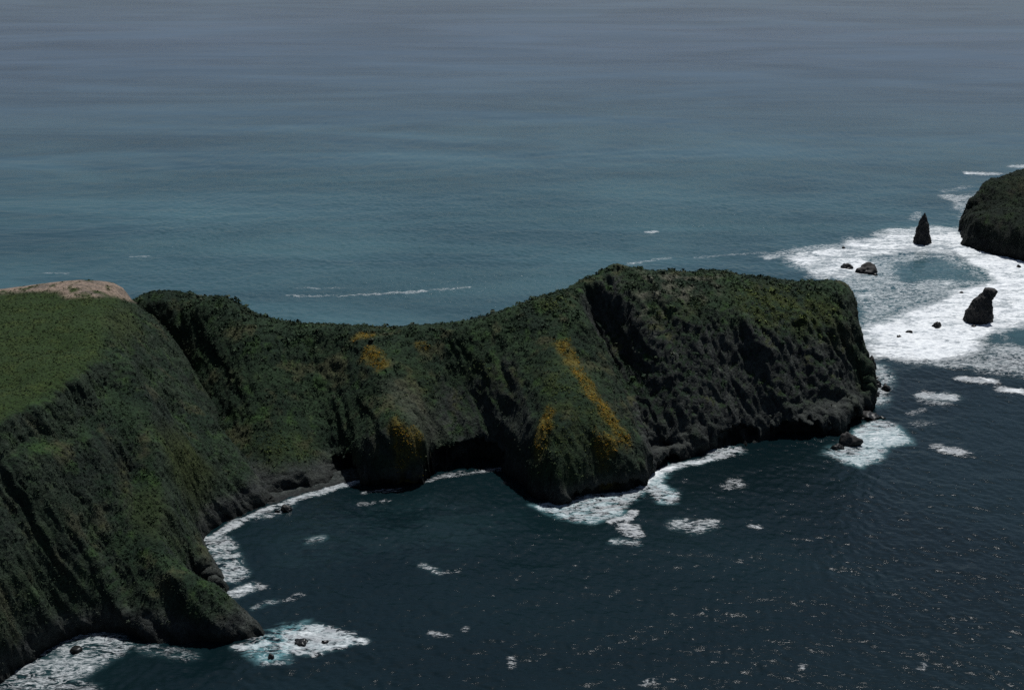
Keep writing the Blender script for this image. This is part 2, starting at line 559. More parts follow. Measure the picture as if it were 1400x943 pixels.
def terrain(name, h, x0, x1, y0, y1, step, seed, craggy, region, fall=0.25):
    xs = np.arange(x0, x1, step)
    ys = np.arange(y0, y1, step)
    nx, ny = len(xs), len(ys)
    X, Y = np.meshgrid(xs, ys)
    x, y = X.ravel(), Y.ravel()
    # gently warped ground plan
    p2 = np.stack([x, y, np.full_like(x, seed * 3.7)], 1)
    wx, wy = fbm(p2, 12, 4) * 1.8, fbm(p2 + 50, 12, 4) * 1.8
    z = h(x + wx, y + wy)
    V = np.stack([x, y, z], 1)
    N = grid_normals(V, nx, ny)
    steep = smooth(0.92, 0.55, N[:, 2])
    cr = craggy(V)
    cc = V[:, 0] + fall * V[:, 1] + .45 * V[:, 2]                     # runs across the slope
    ww = fbm(V + 61, 16, 3) * 5
    def flute(sc, st, off):
        q = np.stack([cc + ww + off, V[:, 1] * st, V[:, 2] * st], 1)
        return fbm(q, sc, 4, 0.5, ridged=True) - .42
    dn = flute(27, .12, 90) * 3.2 * steep
    dn += flute(12, .16, 0) * 2.4 * steep * (.5 + .5 * cr)          # ribs and gullies
    dn += flute(5.0, .16, 40) * (1.15 + .5 * cr) * steep
    dn += fbm(V * np.array([1, .7, .35]) + 7, 9, 6, .58, ridged=True) * 1.9 * steep * cr
    dn += fbm(V * np.array([1, 1, .45]) + 131, 3.2, 4, .62, ridged=True) * 1.15 * (.12 + .88 * steep) * (.25 + .75 * cr)
    # bedding: faint ledges dipping across the face
    bed = (V[:, 2] + .35 * V[:, 0] + 6 * fbm(V + 15, 22, 3)) / 4.2
    dn += (np.abs((bed % 1.0) - .5) - .25) * .5 * steep * cr
    dn += fbm(V + 99, 7, 4) * 0.5
    if region is not None:
        dn = dn * region(V)
    fade = smooth(-8, 2, V[:, 2])
    V = V + N * (dn * fade)[:, None]
    # sea-cut notch along the waterline, only on the side open to the swell
    facing = smooth(0.0, -0.5, N[:, 1])
    nn = 0.5 + 0.9 * fbm(np.stack([x, y * .3, z * 0], 1), 16, 3)
    under = np.clip(1 - V[:, 2] / 6.0, 0, 1.3) * smooth(-6, -1, V[:, 2]) * facing
    V[:, 1] += under * np.clip(nn, 0.05, 1.3) * 4.2
    for c, rx, rz, dp in CAVES:
        r2 = 1.3 * fbm(V + 210, 5, 3) + ((V[:, 0] - c[0]) / rx) ** 2 + ((V[:, 2] - c[2]) / rz) ** 2 + ((V[:, 1] - c[1]) / 16) ** 2
        V[:, 1] += np.clip(1 - r2, 0, 1) ** 0.6 * dp * facing
    N2 = grid_normals(V, nx, ny)
    return V, N2, nx, ny, steep, cr


def colour_mix(cols, masks):
    c = cols[0]
    for k in range(1, len(cols)):
        c = c * (1 - masks[k - 1][:, None]) + cols[k] * masks[k - 1][:, None]
    return c


def C(r, g, b): return np.array([[r, g, b]])


VEG_D, VEG_M, VEG_L = C(.008, .018, .010), C(.015, .031, .013), C(.034, .058, .017)
ROCK_D, ROCK_M, ROCK_L = C(.018, .021, .021), C(.038, .043, .038), C(.10, .103, .094)
SOIL, GRASS, OLIVE = C(.20, .152, .118), C(.019, .036, .009), C(.046, .060, .014)


def land_colour(V, N, steep, cr):
    n = len(V)
    a = fbm(V, 18, 5) * .5 + .5
    b_ = fbm(V + 40, 5, 4) * .5 + .5
    veg = colour_mix([VEG_D.repeat(n, 0), VEG_M, VEG_L], [smooth(.3, .7, a), smooth(.55, .8, b_) * .6])
    p1 = fbm(V * np.array([1, 1, .7]) + 140, 13, 5, .6) * .5 + .5
    p2_ = fbm(V * np.array([1, 1, .7]) + 190, 9, 5, .6) * .5 + .5
    veg = colour_mix([veg, C(.052, .052, .024), C(.028, .060, .014)], [smooth(.55, .68, p1) * .7, smooth(.56, .68, p2_) * .6])
    rock = colour_mix([ROCK_D.repeat(n, 0), ROCK_M, ROCK_L], [smooth(.3, .7, b_), smooth(.62, .85, fbm(V + 9, 2.5, 3) * .5 + .5) * .7])
    low = smooth(0, 1, (10 + 7 * cr - V[:, 2] - 7 * (a - .5)) / 7)
    rk = np.clip(np.maximum(low, cr * smooth(.42, .62, a * .4 + b_ * .35 + .38 * smooth(.88, .4, N[:, 2]))), 0, 1)
    c = colour_mix([veg, rock], [rk])
    # wave-wetted black band
    wet = smooth(4.5, 1.0, V[:, 2] + 4 * (b_ - .5))
    c = colour_mix([c, C(.012, .014, .013)], [wet])
    return c, rk


def surface_hit(V, u_, v_, uu, vv):
    d = (uu - u_) ** 2 + (vv - v_) ** 2
    near = np.where(d < 9)[0]
    if not len(near): near = np.array([np.argmin(d)])
    k = near[np.argmin(V[near, 1])]
    return V[k]


# painted ground covers (on the map, not on the picture)
def on(V, poly, soft):
    return poly_mask(V[:, 0], V[:, 1], poly, soft)


# ----- headland
def crag_B(V):
    k = smooth(20, 60, V[:, 0])
    return np.clip(0.35 + 0.65 * k, 0, 1)


VB, NB, nxB, nyB, stB, crB = terrain('headland', hB, -262, 178, 492, 712, 0.62, 1, crag_B, None)


def proj_px(V):       # used once, to read where survey patches lie on the ground
    dy = V[:, 1] * math.cos(PITCH) - (V[:, 2] - HC) * math.sin(PITCH)
    up = V[:, 1] * math.sin(PITCH) + (V[:, 2] - HC) * math.cos(PITCH)
    return 700 + FPX * V[:, 0] / dy, 471.5 - FPX * up / dy


FLOWER_LINES = [  # survey lines of the blossom strips: pixel + distance -> ground
    ([(772, 470), (795, 510), (812, 538), (834, 566), (850, 592)], 3.6, 1.0),
    ([(748, 566), (742, 590), (738, 606)], 2.8, .9),
    ([(820, 605), (832, 600)], 3.0, .6),
    ([(504, 478), (522, 496)], 3.2, .9),
    ([(486, 462), (496, 456), (508, 455)], 2.6, .7),
    ([(536, 578), (545, 590), (566, 594)], 2.6, .6),
    ([(575, 468), (582, 474)], 2.2, .6)]
uB, vB = proj_px(VB)
crB = crB * .45
ROCKY = [([(790, 402), (822, 380), (850, 372), (880, 430), (990, 442), (1100, 462), (1160, 480), (1184, 564), (1150, 591), (1060, 602), (1000, 609), (920, 630), (882, 646), (866, 560), (845, 500)], 1.0),
         ([(600, 510), (700, 480), (735, 560), (720, 640), (690, 635), (600, 630), (585, 600)], .8),
         ([(495, 600), (578, 605), (577, 655), (497, 655)], .8), ([(700, 430), (760, 425), (790, 500), (740, 500)], .5)]
for poly, k_ in ROCKY:
    crB = np.maximum(crB, k_ * poly_mask(VB[:, 0], VB[:, 1], [surface_hit(VB, u, v, uB, vB) for u, v in poly], 4))
colB, rkB = land_colour(VB, NB, stB, crB)
visB = (NB @ np.array([0, -.75, .6]) > -0.2) & (VB[:, 1] < 660)
grB = np.zeros(len(VB))


FLOW = []
for line, rad, dens in FLOWER_LINES:
    FLOW.append(([surface_hit(VB, u, v, uB, vB) for u, v in line], rad, dens))
flowB = np.zeros(len(VB))
for l, rad, dens in FLOW:
    flowB = np.maximum(flowB, line_mask(VB[:, 0] + 3.6 * fbm(VB + 33, 5, 4), VB[:, 1] + 3.6 * fbm(VB + 44, 5, 4), l, rad * .95) ** 1.3 * dens)
GREEN_B = [([(1000, 400), (1040, 385), (1100, 400), (1150, 420), (1140, 460), (1080, 450), (1020, 430)], .8),
           ([(730, 500), (790, 500), (840, 600), (780, 640), (740, 640), (745, 560)], .5),
           ([(640, 500), (690, 500), (690, 540), (650, 530)], .5), ([(890, 420), (960, 410), (960, 440), (900, 450)], .4),
           ([(340, 600), (430, 600), (430, 640), (360, 640)], .4), ([(735, 412), (772, 408), (776, 416), (745, 424)], .8),
           ([(560, 500), (600, 520), (590, 560), (540, 560)], .3)]
grB = np.zeros(len(VB))
for poly, k in GREEN_B:
    grB = np.maximum(grB, on(VB, [surface_hit(VB, u, v, uB, vB) for u, v in poly], 5) * k)
nB1 = fbm(VB + 5, 6, 4) * .5 + .5
colB = colour_mix([colB, OLIVE * .75], [grB * smooth(.35, .65, nB1) * (1 - .6 * smooth(9, 4, VB[:, 2]))])
colB = colour_mix([colB, C(.115, .088, .016)], [np.clip(flowB * 1.4, 0, 1) * smooth(.25, .55, nB1) * .75])
# dry pale grass on the block's shoulder
dryB = on(VB, [surface_hit(VB, u, v, uB, vB) for u, v in [(850, 372), (930, 374), (985, 374), (980, 400), (900, 440), (870, 430)]], 6)
colB = colour_mix([colB, C(.105, .100, .075)], [dryB * smooth(.42, .7, nB1) * .8])
dirt = on(VB, [surface_hit(VB, u, v, uB, vB) for u, v in [(520, 520), (560, 520), (610, 585), (585, 600), (560, 580)]], 4)
colB = colour_mix([colB, C(.060, .062, .048)], [dirt * .45])
headland = raw_mesh('headland', VB, grid_faces(nxB, nyB), M_LAND, {'tint': colB, 'rock': rkB})
tag(headland, 'long dark rocky headland ridge with orange flower streaks crossing the sea', kind='structure')


# ----- plateau
def crag_A(V): return np.full(len(V), 0.35)


VA, NA, nxA, nyA, stA, crA = terrain('plateau', hA, -345, -58, 352, 652, 0.6, 2, crag_A, lambda V: 1 - .8 * smooth(548, 560, V[:, 1]) * smooth(50, 58, V[:, 2]), .8)
colA, rkA = land_colour(VA, NA, stA, crA)
edge_poly = [p[:2] for p in edgeA] + [p[:2] for p in rimA[::-1]] + [np.array([-345, 566.]), np.array([-345, 400.])]
nA1 = fbm(VA + 5, 7, 4) * .5 + .5
grassA = on(VA, edge_poly, 3.0) * smooth(.5, .8, NA[:, 2])
colA = colour_mix([colA, GRASS * .95], [grassA])
colA = colour_mix([colA, OLIVE], [grassA * smooth(.45, .75, nA1) * .4])
rkA = rkA * (1 - grassA)
uA, vA = proj_px(VA)
soil_poly = [surface_hit(VA, u, v, uA, vA) for u, v in [(-140, 400), (-40, 400), (0, 399), (45, 396), (80, 396), (92, 405), (130, 404), (160, 403), (174, 408)]] + [np.array([q[0], q[1], 0]) for q in [(-140, 600), (-190, 600), (-250, 600), (-345, 600), (-345, 550)]]
soilA = on(VA, soil_poly, 2.5) * smooth(-.1, .25, fbm(VA + 3, 5, 4) + .32) * smooth(45, 52, VA[:, 2])
soil_c = colour_mix([SOIL.repeat(len(VA), 0), C(.10, .085, .07)], [smooth(.4, .65, fbm(VA * np.array([.3, 1, 1]) + 8, 4, 4) * .5 + .5) * .8])
colA = colour_mix([colA, soil_c], [soilA])
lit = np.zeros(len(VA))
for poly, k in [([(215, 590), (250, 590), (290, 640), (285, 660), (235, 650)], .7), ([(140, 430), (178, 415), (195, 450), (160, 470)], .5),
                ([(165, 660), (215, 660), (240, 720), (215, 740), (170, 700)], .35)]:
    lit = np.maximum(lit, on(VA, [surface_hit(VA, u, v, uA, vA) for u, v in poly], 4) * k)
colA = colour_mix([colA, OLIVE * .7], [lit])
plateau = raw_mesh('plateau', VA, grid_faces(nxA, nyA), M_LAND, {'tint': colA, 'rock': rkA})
tag(plateau, 'grassy flat-topped plateau with bare pink soil rim and steep green cliffs', kind='structure')

# ----- islet
VC, NC, nxC, nyC, stC, crC = terrain('islet', hC, 255, 415, 828, 1010, 0.9, 3, lambda V: np.full(len(V), .7), None)
colC, rkC = land_colour(VC, NC, stC, crC)
islet = raw_mesh('islet', VC, grid_faces(nxC, nyC), M_LAND, {'tint': colC * .5, 'rock': rkC})
tag(islet, 'dome-shaped dark rocky islet cut off by the right edge, behind the white surf', 'islet')

# ----- shingle beach at the head of the bay
bp = [(318, 700), (345, 688), (372, 676), (410, 667), (445, 661), (472, 654), (490, 655), (492, 659), (470, 664), (440, 673), (400, 684), (350, 701), (320, 714)]
inn = [PZ(u, v) + np.array([0, 2.5, 0]) for u, v in [(305, 702), (345, 684), (372, 673), (410, 664), (445, 658), (480, 649), (492, 652)]]
outr = [PZ(u, v) for u, v in [(305, 726), (349, 704), (376, 693), (414, 681), (447, 672), (478, 664), (496, 659)]]
nu, nv = 140, 26
bv = []
for j in range(nv):
    s = j / (nv - 1)
    for i in range(nu):
        t = i / (nu - 1) * (len(inn) - 1)
        k = min(int(t), len(inn) - 2)
        f = t - k
        a = inn[k] * (1 - f) + inn[k + 1] * f
        b_ = outr[k] * (1 - f) + outr[k + 1] * f
        q = a * (1 - s) + b_ * s
        bv.append([q[0], q[1], 2.6 * (1 - s) ** 1.3 - 0.55])
bv = np.array(bv)
bv[:, 2] += fbm(bv, 3, 4) * .35
nb = fbm(bv + 4, 2.2, 4) * .5 + .5
bc = colour_mix([C(.022, .027, .025).repeat(len(bv), 0), C(.05, .056, .052)], [smooth(.35, .7, nb)])
bc = colour_mix([bc, C(.016, .018, .018)], [smooth(.75, .1, bv[:, 2])])
beach = raw_mesh('beach', bv, grid_faces(nu, nv)[:, ::-1], M_LAND, {'tint': bc, 'rock': np.ones(len(bv)) * .5})
tag(beach, 'narrow grey shingle beach at the head of the bay under the cliff', kind='structure')


# ------------------------------------------------------------------ ground cover (stuff)
def tuft_mesh(name, mat, pts, size, squash, tint, leaves, seed, upright=0.35, leaf=0.62):
    r = np.random.default_rng(seed)
    n = len(pts)
    m = n * leaves
    d = r.normal(size=(m, 3))
    d[:, 2] = np.abs(d[:, 2]) + upright
    d /= np.linalg.norm(d, axis=1)[:, None]
    rad = r.uniform(.55, 1.0, m)[:, None]
    sz = np.repeat(size, leaves)[:, None]
    c = np.repeat(pts, leaves, 0) + d * rad * sz * np.array([1, 1, squash])
    # each leaf clump is a little bent triangle
    t = np.cross(d, r.normal(size=(m, 3)))
    t /= np.linalg.norm(t, axis=1)[:, None] + 1e-9
    tilt = r.normal(size=(m, 3)) * .5
    b_ = np.cross(d + tilt, t)
    b_ /= np.linalg.norm(b_, axis=1)[:, None] + 1e-9
    L = sz * leaf * r.uniform(.6, 1.2, m)[:, None]
    v = np.empty((m, 3, 3))
    v[:, 0] = c - t * L * .55 - b_ * L * .35
    v[:, 1] = c + t * L * .55 - b_ * L * .35
    v[:, 2] = c + b_ * L * .75
    f = np.arange(m * 3).reshape(-1, 3)
    tc = np.repeat(np.repeat(tint, leaves, 0) * r.uniform(.75, 1.3, (m, 1)), 3, 0)
    return raw_mesh(name, v.reshape(-1, 3), f, mat, {'tint': tc}, False)


def scatter(V, N, dens, count, seed, sel=None, nx=None):
    """pick surface points with probability ~ dens * area"""
    r = np.random.default_rng(seed)
    w = np.clip(dens, 0, None) / np.clip(N[:, 2], .22, 1)
    w[V[:, 2] < 3.5] = 0
    if sel is not None: w = w * sel
    w /= w.sum()
    k = r.choice(len(V), size=count, p=w)
    k1, k2 = np.minimum(k + 1, len(V) - 1), np.minimum(k + nx, len(V) - 1)
    p = V[k] + (V[k1] - V[k]) * r.random((count, 1)) + (V[k2] - V[k]) * r.random((count, 1))
    return p, k


rs = np.random.default_rng(21)
front = ((NB[:, 1] < .35) | (NB[:, 2] > .8)).astype(float)
vegB = (1 - .97 * rkB) ** 1.5 * (.25 + smooth(.3, .65, fbm(VB + 60, 8, 4) * .5 + .5)) * (1 - .6 * flowB) * (1 - .8 * dirt) + .04
p, k = scatter(VB, NB, vegB, 42000, 1, front, nxB)
base = colB[k]
kind = rs.random(len(k))[:, None]
tn = np.where(kind < .5, VEG_M, np.where(kind < .8, VEG_D, np.where(kind < .93, VEG_L, C(.085, .085, .06))))
tn = tn * .3 + base * .85
sz = rs.lognormal(-1.2, .5, len(k)).clip(.13, 1.0)
topB = (NB[k, 2] > .72) & (VB[k, 1] > 570)
sz = np.where(topB & (rs.random(len(k)) < .2), sz * 2.3, sz)
gg = (grB[k] * (rs.random(len(k)) < .6))[:, None]
tn = tn * (1 - gg) + OLIVE * 2.1 * gg
sh = tuft_mesh('headland_shrubs', M_SHRUB, p, sz, .75, tn, 13, 31)
tag(sh, 'low dark shrubs covering the slopes of the headland ridge', kind='stuff')

vegA = (1 - .8 * rkA) * (1 - grassA) * (.25 + smooth(.3, .65, fbm(VA + 60, 8, 4) * .5 + .5)) + .03
frontA = ((NA[:, 1] < .4) | (NA[:, 2] > .8)) & (VA[:, 0] > -300)
p, k = scatter(VA, NA, vegA * (1 - soilA), 42000, 2, frontA, nxA)
kind = rs.random(len(k))[:, None]
tn = np.where(kind < .55, VEG_M, np.where(kind < .88, VEG_D, VEG_L)) * .3 + colA[k] * .8
sh = tuft_mesh('cliff_shrubs', M_SHRUB, p, rs.lognormal(-1.35, .5, len(k)).clip(.1, .9), .7, tn, 13, 32)
tag(sh, 'low dark shrubs covering the cliffs below the grassy plateau', kind='stuff')

p, k = scatter(VA, NA, grassA * (1 - soilA) * (.3 + smooth(.35, .6, nA1)), 30000, 3, frontA, nxA)
kind = rs.random(len(k))[:, None]
tn = np.where(kind < .6, GRASS, np.where(kind < .85, GRASS * .55, OLIVE * 1.2)) * rs.uniform(.7, 1.2, (len(k), 1))
sh = tuft_mesh('meadow_grass', M_GRASS, p, rs.lognormal(-1.55, .4, len(k)).clip(.1, .5), .5, tn, 10, 33, .2, .8)
tag(sh, 'short green meadow grass growing on the plateau top', kind='stuff')

p, k = scatter(VB, NB, np.clip(flowB - .05, 0, 1) * (smooth(.38, .62, fbm(VB + 90, 3, 4) * .5 + .5)), 3600, 4, front, nxB)
tn = C(.37, .19, .020) * rs.uniform(.35, 1.15, (len(k), 1)) + C(-.08, .02, 0) * rs.random((len(k), 1))
sh = tuft_mesh('orange_flowers', M_FLOWER, p + np.array([0, -.1, .1]), rs.lognormal(-1.65, .5, len(k)).clip(.08, .5), .6, tn, 12, 34, .35, .6)
tag(sh, 'orange wildflowers in streaks down the spurs of the headland', kind='stuff')

p, k = scatter(VC, NC, np.ones(len(VC)), 9000, 5, (NC[:, 1] < .4).astype(float), nxC)
tn = np.where(rs.random((len(k), 1)) < .6, VEG_M, VEG_D) * .35 + colC[k] * .3
sh = tuft_mesh('islet_shrubs', M_SHRUB, p, rs.lognormal(-.95, .4, len(k)).clip(.2, 1.2), .7, tn, 12, 35)
tag(sh, 'low dark shrubs covering the rounded islet', kind='stuff')


# ------------------------------------------------------------------ rocks in the sea
def ico(sub):
    import bmesh
    bm = bmesh.new()
    bmesh.ops.create_icosphere(bm, subdivisions=sub, radius=1)
    v = np.array([q.co[:] for q in bm.verts])
    f = np.array([[q.index for q in g.verts] for g in bm.faces])
    bm.free()
    return v, f


ICO = {s: ico(s) for s in (3, 4, 5)}


def rock(label, u, v, w_px, h_px, seed, depth=None, group=None, cat='rock', name='sea_rock'):
    c = PZ(u, v)
    mpp = np.linalg.norm(c - np.array([0, 0, HC])) / FPX
    w, hgt = w_px * mpp / 2, h_px * mpp / math.cos(PITCH)
    dpt = depth if depth else w * .9
    V, F = ICO[4 if w > 2 else 3]
    V = V.copy()
    s = V + seed * 7.1
    rr = np.random.default_rng(seed)
    pn = rr.normal(size=(22, 3))
    pn /= np.linalg.norm(pn, axis=1)[:, None]
    cut = np.min(rr.uniform(.62, 1.0, 22)[None] / np.clip(V @ pn.T, .05, None), 1)   # split along joints
    V = V * np.clip(cut, .5, 1.25)[:, None]
    d = 1 + .45 * fbm(s, 1.1, 4, .55) + .38 * fbm(s + 9, .7, 5, .6, ridged=True)
    V = V * d[:, None]
    V[:, 2] = np.where(V[:, 2] > 0, V[:, 2], V[:, 2] * .8)
    V *= np.array([w, dpt, hgt])
    o = raw_mesh(name, V, F, M_ROCK, None, True)
    o.location = (c[0], c[1] + dpt * .35, -.15 * hgt)
    tag(o, label, cat, group)
    return o


def stack(name, label, u, v, prof, depth_ratio, seed):
    """prof: rows (height px above the waterline, left px, right px) measured from u"""
    c = PZ(u, v)
    mpp = np.linalg.norm(c - np.array([0, 0, HC])) / FPX
    nr, na = 120, 150
    prof = np.array(prof, float)
    hs = np.linspace(prof[0, 0], prof[-1, 0], nr)
    l = np.interp(hs, prof[:, 0], prof[:, 1]) * mpp
    r_ = np.interp(hs, prof[:, 0], prof[:, 2]) * mpp
    V = []
    for i in range(nr):
        cx, w = (l[i] + r_[i]) / 2, (r_[i] - l[i]) / 2
        for a in range(na):
            t = 2 * math.pi * a / na
            V.append([cx + w * math.cos(t), w * depth_ratio * math.sin(t), hs[i] * mpp * .97])
    V = np.array(V)
    cen = np.stack([np.repeat((l + r_) / 2, na), np.zeros(nr * na)], 1)
    out = V[:, :2] - cen
    ln = np.linalg.norm(out, axis=1)[:, None] + 1e-6
    dn = (fbm(V + seed, 5, 5, .55) * 1.6 + fbm(V * np.array([1, 1, .35]) + seed + 5, 3.0, 5, .62, ridged=True) * 1.7)[:, None]
    k = np.clip(ln / 3, 0, 1)
    V[:, :2] += out / ln * (dn - .9) * k
    top = len(V)
    V = np.concatenate([V, [[(l[-1] + r_[-1]) / 2, 0, hs[-1] * mpp * .97 + .2]]])
    F = []
    for i in range(nr - 1):
        for a in range(na):
            b = (a + 1) % na
            F.append([i * na + a, i * na + b, (i + 1) * na + b])
            F.append([i * na + a, (i + 1) * na + b, (i + 1) * na + a])
    for a in range(na):
        F.append([(nr - 1) * na + a, (nr - 1) * na + (a + 1) % na, top])
    o = raw_mesh(name, V, np.array(F), M_ROCK, None, True)
    o.location = (c[0], c[1] + 3, 0)
    tag(o, label, 'sea stack')
    return o


stack('sea_stack', 'tall narrow pointed sea stack standing in surf beside the dome islet', 1262, 334,
      [(-8, -13, 13), (0, -10.5, 11), (8, -9.5, 9.5), (20, -7.5, 7.5), (30, -5, 5), (37, -2.5, 2.5), (42, -.6, .8)], .9, 3)
stack('sea_stack', 'broad slanted sea stack with a knob on top, surrounded by white surf', 1340, 441,
      [(-8, -22, 20), (0, -20, 18), (10, -18, 17), (20, -14, 16), (30, -8, 15), (35, -3, 16), (39, 1, 17), (42, 2, 18), (45, 4, 17), (46, 7, 14)], .85, 9)

GS = 'rocks awash in the surf'
rock('low flat-topped rock in surf, left neighbour of a wider hump, beyond the headland', 1157, 366, 16, 7, 2, group=GS)
rock('wide low hump of rock in surf beyond the headland tip', 1183, 373, 21, 9, 5, group=GS)
rock('small rock touching the right foot of the wide hump in the surf', 1197, 377, 7, 3, 8, group=GS)
rock('tiny rock awash alone near the far edge of the surf, short of the pointed stack', 1154, 340, 6, 3, 11, group=GS)
rock('squat dark rock in white surf, just left of the slanted sea stack', 1281, 448, 12, 9, 14, group=GS)
rock('little rock in white surf, upper of two small ones near headland tip', 1243, 455, 8, 4, 17, group=GS)
rock('little rock in white surf, lower of two small ones near headland tip', 1229, 461, 7, 3, 20, group=GS)
rock('tiny rock showing in foam at the foot of the slanted sea stack', 1331, 447, 7, 3, 23, group=GS)
rock('tiny rock in bright surf between the slanted stack and the dark pool', 1315, 401, 7, 2.5, 26, group=GS)
rock('small rock in foam below the dome islet at the right edge', 1393, 366, 6, 4, 29, group=GS)
rock('small dark rock touching the left foot of the dome islet', 1317, 314, 9, 4, 30, group=GS)
GT = 'broken rocks at the tip of the headland'
rock('jagged rock jutting from the headland tip, highest in the cluster', 1191, 503, 14, 13, 32, group=GT)
rock('dark rock off headland tip, biggest of the cluster in grey water', 1199, 529, 13, 8, 35, group=GT)
rock('rough rock off headland tip, outermost of the cluster', 1212, 533, 14, 9, 38, group=GT)
rock('flat ledge rock lying against the headland tip, lowest of the cluster', 1194, 541, 18, 7, 41, group=GT)
rock('small rock beside the headland tip, left of the biggest in the cluster', 1190, 525, 7, 5, 44, group=GT)
rock('tiny rock at the headland tip between the jagged rock and the cluster', 1197, 517, 6, 3, 47, group=GT)
rock('long low ledge running out from the foot of the headland tip', 1187, 571, 30, 6, 50, group=GT)
rock('small rock at the outer end of the long low ledge', 1207, 572, 8, 3, 53, group=GT)
rock('blocky black rock rising from foam in front of the headland tip', 1160, 608, 25, 17, 56, group=GT)
rock('black lump at the lower left foot of the blocky rock in foam', 1146, 614, 13, 7, 59, group=GT)
GB = 'rocks in the near bay'
rock('dark round rock in the bay near the shingle beach', 393, 698, 14, 9, 62, group=GB)
rock('small rock in the bay left of the dark round rock', 379, 701, 7, 4, 65, group=GB)
rock('wide wave-washed rock in the middle of the foam off the near spur', 413, 879, 17, 4, 68, group=GB)
rock('small wave-washed rock right of the wide one in the foam ring', 444, 878, 10, 3, 71, group=GB)
rock('small black rock below the foam, off the tip of the near spur', 371, 900, 9, 7, 74, group=GB)
rock('low black rock in foam at the bottom left, under the plateau cliff', 104, 889, 14, 6, 77, group=GB)
rock('pale grey boulder at the foot of the cliff right of the flowered spur', 928, 622, 26, 14, 80, group='boulders at the foot of the cliff', cat='boulder', name='boulder')
rock('dark boulder behind the pale one at the foot of the cliff', 955, 617, 18, 10, 83, group='boulders at the foot of the cliff', cat='boulder', name='boulder')

# ------------------------------------------------------------------ sea
def spaced(core0, core1, step, far0, far1, grow=1.06):
    a = list(np.arange(core0, core1, step))
    s, q = step, a[-1]
    while q < far1:
        s *= grow
        q += s
        a.append(q)
    s, q = step, a[0]
    b = []
    while q > far0:
        s *= grow
        q -= s
        b.append(q)
    return np.array(b[::-1] + a)


xs = spaced(-235, 345, 0.72, -30000, 30000, 1.05)
ys = spaced(330, 950, 0.72, -6000, 45000, 1.02)
nx, ny = len(xs), len(ys)
X, Y = np.meshgrid(xs, ys)
x, y = X.ravel(), Y.ravel()


def ocean_tile(L, lmin, lmax, wind_deg, hs, seed, n=512):
    r = np.random.default_rng(seed)
    k = np.fft.fftfreq(n, L / n) * 2 * np.pi
    KX, KY = np.meshgrid(k, k)
    K = np.hypot(KX, KY) + 1e-9
    lam = 2 * np.pi / K
    wd = np.array([math.cos(R(wind_deg)), math.sin(R(wind_deg))])
    cosf = np.abs((KX * wd[0] + KY * wd[1]) / K)
    S = K ** -3.2 * (.25 + cosf ** 2) * np.exp(-(lam / lmax) ** 4) * np.exp(-(lmin / lam) ** 4)
    S[0, 0] = 0
    hh = np.fft.ifft2(np.sqrt(S) * (r.normal(size=K.shape) + 1j * r.normal(size=K.shape))).real
    return hh / hh.std() * hs / 4


def sample(tile, L, ang, x, y):
    n = tile.shape[0]
    c, s = math.cos(ang), math.sin(ang)
    uu = ((x * c - y * s) / L * n) % n
    vv = ((x * s + y * c) / L * n) % n
    i, j = np.floor(uu).astype(int) % n, np.floor(vv).astype(int) % n
    fu, fv = uu - np.floor(uu), vv - np.floor(vv)
    i1, j1 = (i + 1) % n, (j + 1) % n
    return (tile[j, i] * (1 - fu) + tile[j, i1] * fu) * (1 - fv) + (tile[j1, i] * (1 - fu) + tile[j1, i1] * fu) * fv


t1 = ocean_tile(211, 1.6, 7, 40, .36, 1)
t2 = ocean_tile(347, 6, 40, 78, .5, 2)
z = sample(t1, 211, .3, x, y)
z = z * (.75 + .5 * smooth(-.4, .4, sample(t2, 1500, 1.0, x, y)))
z += sample(t2, 347, -.15, x, y)
fadez = 1 - smooth(900, 1600, np.hypot(x, y))
z *= .12 + .88 * fadez

